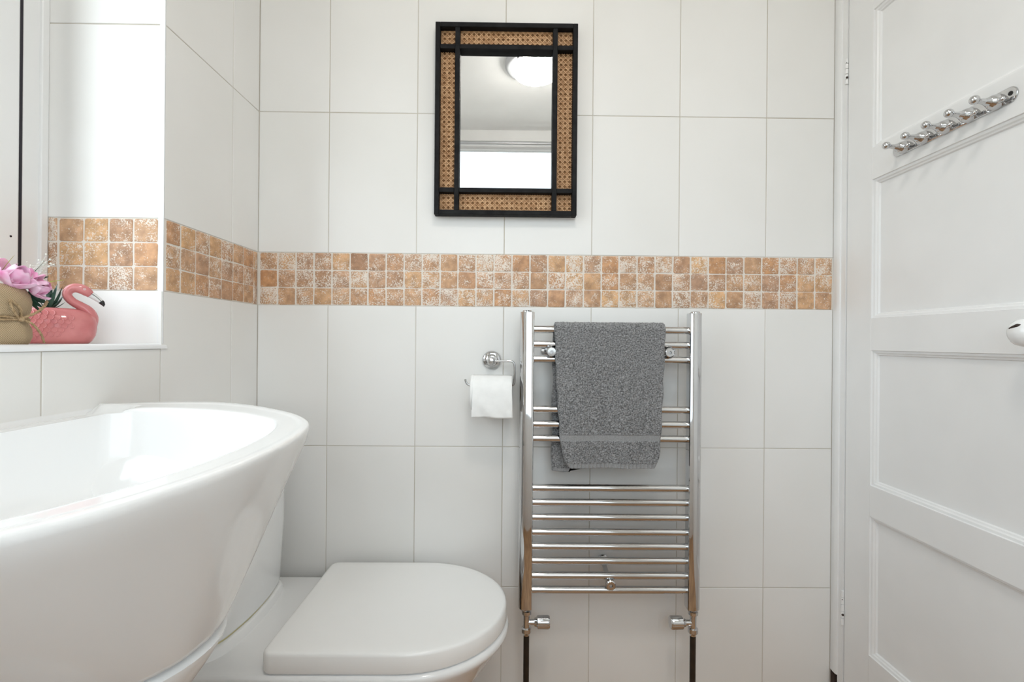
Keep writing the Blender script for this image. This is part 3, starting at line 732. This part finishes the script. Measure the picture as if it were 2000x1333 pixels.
rail = thing('curtain_rail', (.85, -1.95, 2.433), 'slim grey curtain rail above the far window, seen in the mirror', 'rail')
bm = BM(); tube(bm, [(.04, -1.95, 2.433), (1.65, -1.95, 2.433)], .011, 14); make('rod', bm, STEEL, rail)
for x in (.12, 1.57):
    bm = BM(); lathe(bm, (x, RY, 2.433), (0, 1, 0), [(0, .022), (.006, .022), (.010, .008), (.05, .008)], 20); make('bracket', bm, STEEL, rail)

# ------------------------------------------------------------------ flamingo planter on the sill
SZ = 1.0580
FC = Vector((-.1105, -.4785, SZ)); FA = Vector((.73, .683, 0)).normalized(); FN = Vector((FA.y, -FA.x, 0))   # axis, and the side that faces the room
def fl(px, py, n=0.): return FC + FA*((px-130)*.00081) + FN*n + Vector((0, 0, (672-py)*.00094))
flam = thing('flamingo_planter', FC, 'pink glazed ceramic flamingo planter on the window sill', 'planter')
# body: hollow boat shape, lofted upward; (py, tail px, chest px, half width)
LV = [(671.5, 67, 178, .024), (666, 61, 184, .029), (655, 56.5, 190.5, .034), (643, 54.5, 192.5, .036), (631, 54, 193, .035), (620, 56, 191, .032), (611, 61, 182, .027), (605, 66, 166, .022), (602.5, 70, 155, .0185)]
def bring(py, a, b, hw, n=48, tip=.55):
    p = []; c, h = (a+b)/2, (b-a)/2
    for k in range(n):
        t = 2*PI*k/n; cs_, sn = math.cos(t), math.sin(t)
        x = c+h*math.copysign(abs(cs_)**.9, cs_); wdt = hw*math.copysign(abs(sn)**.85, sn)*(1 if cs_ > 0 else 1-.25*cs_*cs_)
        p.append(fl(x, py, wdt))
    return p
bm = BM(); rr = [bring(*l) for l in LV]
rr += [bring(604, 74, 150, .0150), bring(610, 78, 148, .0145), bring(613, 80, 146, .013)]
rings(bm, rr, True, True); body = make('body', bm, PINK, flam, smooth=70)
bm = BM()
ctr = crom([fl(178, 634), fl(181, 619), fl(176, 606), fl(163, 596.5), fl(149, 588), fl(140.5, 577), fl(143, 566.5), fl(153, 561), fl(165, 562.5), fl(174, 567.5), fl(181, 573.5)], 6)
rad_ = lerps([.0125, .0115, .0092, .0078, .0072, .0072, .0076, .0085, .0092, .0086, .0062], len(ctr)); tube(bm, ctr, rad_, 18); make('neck_and_head', bm, PINK, flam, smooth=180)
bk = crom([fl(179, 571.5), fl(187, 576.5), fl(194.5, 582), fl(199, 586)], 5)
bm = BM(); tube(bm, bk, lerps([.0064, .0058, .0050, .0044], len(bk)), 14); beak = make('beak', bm, BEAKW, flam, smooth=180)
bm = BM(); tube(bm, [fl(198.5, 585.5), fl(201.5, 588.5), fl(203.5, 592), fl(204, 595.5)], [.0046, .0042, .0028, .0006], 14); make('beak_tip', bm, BEAKB, beak, smooth=180)
bm = BM(); tube(bm, [fl(181, 570.5, .0066), fl(188, 575, .0060), fl(195, 581, .0051), fl(199, 585.5, .0044)], .0004, 6); make('beak_line', bm, BEAKB, beak)
bm = BM(); e0 = fl(169.5, 563, .0088); u_, v_ = FA, Vector((0, 0, 1)); tube(bm, [e0+(u_*math.cos(t)+v_*math.sin(t))*.0017 for t in lerps([0, 2*PI], 17)], .00035, 6, False)
lathe(bm, e0-FN*.0005, FN, [(0, .0008), (.0012, .0003)], 8); make('eye', bm, BEAKW, flam)
# scalloped feather relief on the side facing the room
def side_n(px, py):
    for (p0, a0, b0, h0), (p1, a1, b1, h1) in zip(LV, LV[1:]):
        if p1 <= py <= p0:
            t = (py-p0)/(p1-p0); a, b, h = a0+(a1-a0)*t, b0+(b1-b0)*t, h0+(h1-h0)*t
            c, hh = (a+b)/2, (b-a)/2; cs_ = max(-1, min(1, (px-c)/hh)); cc = math.copysign(abs(cs_)**(1/.9), cs_); sn = math.sqrt(max(0, 1-cc*cc))
            return h*sn**.85*(1 if cc > 0 else 1-.25*cc*cc)
    return .02
row = 0
for py0 in (613, 621, 629, 637, 645, 653, 660):
    x0 = 64 + (row % 2)*5.5; row += 1
    nf_ = [5, 8, 8, 8, 7, 6, 4][row-1]
    for k in range(nf_):
        px0 = x0+11*k + (8 if row == 1 else 0)
        bm = BM(); pts = []
        for t in lerps([-PI*.52, PI*.52], 9):
            q = (px0+6.0*math.cos(t)-1, py0+5.2*math.sin(t)); pts.append(fl(q[0], q[1], side_n(*q)))
        tube(bm, pts, [.0005, .0009, .0012, .0013, .0013, .0013, .0012, .0009, .0005], 6); make('feather_relief', bm, PINK, body, smooth=180)
# gravel in the planter
bm = BM()
for k in range(70):
    c = fl(random.uniform(84, 143), random.uniform(606, 611.5), random.uniform(-.010, .010)); r = random.uniform(.0012, .0024)
    m4 = Matrix.Translation(c) @ Matrix.Rotation(random.random()*6, 4, Vector((random.random(), random.random(), 1))) @ Matrix.Diagonal((r, r*.8, r*.7, 1))
    bmesh.ops.create_icosphere(bm, subdivisions=1, radius=1, matrix=m4)
o = make('gravel', bm, GRAVEL, flam); o['kind'] = 'stuff'
# succulent
suc = thing('succulent_plant', fl(108, 608), 'small spiky dark green succulent growing from the flamingo planter', 'plant')
def blade(bm, base, tip, bend, wd, side, th=.0011, n=9):
    base, tip = Vector(base), Vector(tip); mid = (base+tip)/2+Vector(bend); rr = []
    for k in range(n):
        t = k/(n-1); p = base*(1-t)**2+mid*2*t*(1-t)+tip*t*t; ww = wd*(math.sin(PI*min(.12+t*.88, 1)))**.7+.0002
        s = Vector(side).normalized(); nn = (tip-base).cross(s).normalized()
        rr.append([p-s*ww, p-nn*th*ww/wd*.6, p+s*ww, p+nn*th*ww/wd])
    rings(bm, rr); return bm
tips = [(122, 561, .004), (119, 573, .010), (121, 585, .008), (113, 556, -.004), (124, 577, -.006), (104, 565, .006), (96, 570, -.006), (88, 576, .004), (98, 556, .012), (116, 591, .014), (92, 588, .012), (84, 590, -.006), (110, 566, .016), (126, 592, -.002)]
for (tx, ty, tn) in tips:
    bm = BM(); t_ = fl(tx+11, ty-2, tn); bs = fl(110+(tx-104)*.2, 604.5, tn*.5)
    blade(bm, bs, t_, Vector((0, 0, -.004)), .0027, FN*.6+Vector((0, 0, .7)).cross(t_-bs).normalized()*.8); make('leaf', bm, LEAF, suc, smooth=60)

# ------------------------------------------------------------------ burlap pot with flowers
PC = Vector((-.056, -.651, SZ))
pot = thing('burlap_pot', PC, 'flower pot wrapped in burlap and tied with twine, at the sill edge', 'pot')
bm = BM(); n = 72; rr = []
prof = [(0, .040), (.003, .0425), (.012, .0455), (.024, .0445), (.033, .0405), (.038, .0392), (.043, .0405), (.054, .0440), (.066, .0450), (.076, .0430), (.084, .0385), (.089, .0335), (.090, .030), (.086, .028), (.078, .027)]
for h, r in prof:
    g = .35+.65*math.exp(-((h-.038)/.02)**2)
    rr.append([PC+Vector((math.cos(2*PI*k/n)*r*(1+.03*g*math.sin(9*2*PI*k/n+h*30)), math.sin(2*PI*k/n)*r*(1+.03*g*math.sin(9*2*PI*k/n+h*30)), h)) for k in range(n)])
rings(bm, rr, True, True); make('burlap_wrap', bm, BURLAP, pot, smooth=180)
def twist(bm, pts, r=.0017):
    pts = [Vector(p) for p in pts]
    for ph in (0, PI):
        out = []; L_ = 0
        for i, p in enumerate(pts):
            if i: L_ += (p-pts[i-1]).length
            d = (pts[min(i+1, len(pts)-1)]-pts[max(i-1, 0)]); u, v = frame_of(d); a = L_*900+ph
            out.append(p+(u*math.cos(a)+v*math.sin(a))*r*.55)
        tube(bm, out, r*.75, 7)
    return bm
bm = BM(); twist(bm, [PC+Vector((math.cos(t)*.0418, math.sin(t)*.0418, .038+.001*math.sin(3*t))) for t in lerps([0, 2*PI], 90)])
twist(bm, [PC+Vector((math.cos(t)*.0416, math.sin(t)*.0416, .0405-.001*math.sin(2*t))) for t in lerps([0, 2*PI], 90)]); make('twine', bm, TWINE, pot, smooth=180)
# knot sits on the side that faces the camera and the reveal
KN = PC+Vector((.0425*math.cos(.12), .0425*math.sin(.12), .039))
bm = BM(); lathe(bm, KN-Vector((0, 0, .004)), (0, 0, 1), [(0, .002), (.002, .0042), (.005, .0045), (.008, .002)], 12); twist(bm, crom([KN, KN+Vector((.006, .016, .010)), KN+Vector((.002, .032, .020)), KN+Vector((-.006, .046, .030))], 8), .0019)
make('twine_knot', bm, TWINE, pot, smooth=180)
bm = BM(); twist(bm, crom([KN+Vector((0, .004, -.001)), KN+Vector((.004, .014, -.008)), KN+Vector((.004, .026, -.022)), KN+Vector((-.004, .040, -.0355))], 8), .0016); make('twine_end', bm, TWINE, pot, smooth=180)
bm = BM(); twist(bm, crom([KN+Vector((0, -.004, 0)), KN+Vector((.005, -.016, .012)), KN+Vector((.004, -.020, .026)), KN+Vector((.004, -.006, .016)), KN+Vector((.0, 0, .002))], 8), .0016); make('twine_bow', bm, TWINE, pot, smooth=180)
VR = Vector((.70, .71, 0))                         # picture-right at the pot
VT = Vector((.71, -.70, 0))                        # towards the camera
def pp(a, h, t=0.): return PC+VR*a+VT*t+Vector((0, 0, h))
def petal(bm, c, dirv, upv, ln, wd, cup, m=9, n=9):
    dirv = Vector(dirv).normalized(); upv = Vector(upv); upv = (upv-dirv*upv.dot(dirv)).normalized(); s = dirv.cross(upv); rows = []
    for i in range(n):
        t = i/(n-1); ww = wd*math.sin(PI*(.10+.80*t)**.8)**.75; row = []
        for k in range(m):
            u = -1+2*k/(m-1); row.append(Vector(c)+dirv*ln*t*(1-.06*u*u)+s*ww*u+upv*(cup*(t*t)*ln - cup*ww*(1-u*u)*.9 + .0012*math.sin(5*u+6*t)))
        rows.append(row)
    rings(bm, rows, False, False, closed=False)
def peony(c, facing, size, label, seedv):
    random.seed(seedv); c = Vector(c); f = Vector(facing).normalized(); u, v = frame_of(f)
    fl_ = thing('artificial_flower', c, label, 'flower', 'pink flowers in the burlap pot')
    for lay, (cnt, tilt, ln, wd) in enumerate(((3, .22, .80, .50), (3, .55, 1.0, .62), (4, 1.15, 1.12, .60))):
        for k in range(cnt):
            a = 2*PI*(k+.5*lay)/cnt+random.uniform(-.2, .2); o_ = u*math.cos(a)+v*math.sin(a); tl = tilt+random.uniform(-.12, .12)
            d = f*math.cos(tl)+o_*math.sin(tl); bm = BM(); petal(bm, c+o_*size*.05, d, f*math.sin(tl)-o_*math.cos(tl), size*ln, size*wd, .35)
            p = make('petal', bm, PETAL, fl_, smooth=180); md = p.modifiers.new('t', 'SOLIDIFY'); md.thickness = .0006
    bm = BM(); tube(bm, crom([c, c-f*size*.35, c-f*size*.5-Vector((0, 0, .006))], 4), .0016, 8); make('stem', bm, LEAF, fl_)
    return fl_
peony(pp(.020, .094, .010), VR*.55+VT*.45+Vector((0, 0, .75)), .030, 'full pink flower above the burlap pot nearest the flamingo', 3)
peony(pp(-.022, .093, .012), VT*.8-VR*.3+Vector((0, 0, .6)), .030, 'pink flower cut by the left picture edge', 5)
peony(pp(.044, .088, .002), VR*.9+VT*.25+Vector((0, 0, .18)), .022, 'small drooping pink flower beside the succulent leaves', 9)
random.seed(21)
for i, (a, h, t, a2, h2, lab) in enumerate(((.034, .09, -.004, .058, .132, 'sprig of tiny white flowers right of the pink flowers'), (-.012, .09, -.004, -.018, .152, 'sprig of tiny white flowers rising at the left picture edge'))):
    sg = thing('white_flower_sprig', pp(a, h, t), lab, 'flower', 'white sprigs in the burlap pot')
    bm = BM(); tube(bm, [pp(.5*a, .075, t), pp(a, h, t), pp(a2, h2, t)], .0005, 6); stem = make('stem', bm, LEAF, sg)
    bm = BM()
    for k in range(46):
        s = random.uniform(.35, 1); c = pp(a+(a2-a)*s+random.gauss(0, .008), h+(h2-h)*s+random.gauss(0, .006), t+random.gauss(0, .008))
        b0 = pp(a+(a2-a)*s*.8, h+(h2-h)*s*.8, t); tube(bm, [b0, c], .00025, 4)
        bmesh.ops.create_icosphere(bm, subdivisions=1, radius=random.uniform(.0009, .0018), matrix=Matrix.Translation(c))
    o = make('blossoms', bm, SPRIG, sg, smooth=60); o['kind'] = 'stuff'
gl = thing('foliage_spray', pp(.02, .088), 'lime blades and dark green leaves among the pink flowers', 'plant')
for a, b in (((.008, .100), (.026, .136)), ((.040, .088), (.082, .104))):
    bm = BM(); blade(bm, pp(*a, .006), pp(*b, .004), (0, 0, .003), .0016, VT+Vector((0, 0, .4)), .0005); make('lime_blade', bm, LIME, gl, smooth=60)
for a, b, wd in (((.030, .078), (.062, .066), .006), ((.030, .082), (.056, .050), .005), ((.032, .090), (.064, .108), .003), ((.022, .092), (.044, .100), .0035), ((.030, .076), (.070, .082), .004), ((.026, .080), (.058, .058), .005)):
    bm = BM(); blade(bm, pp(*a, -.006), pp(*b, -.006), (0, 0, .004), wd, VT*.5+Vector((0, 0, 1)), .0006); make('leaf', bm, LEAF, gl, smooth=60)
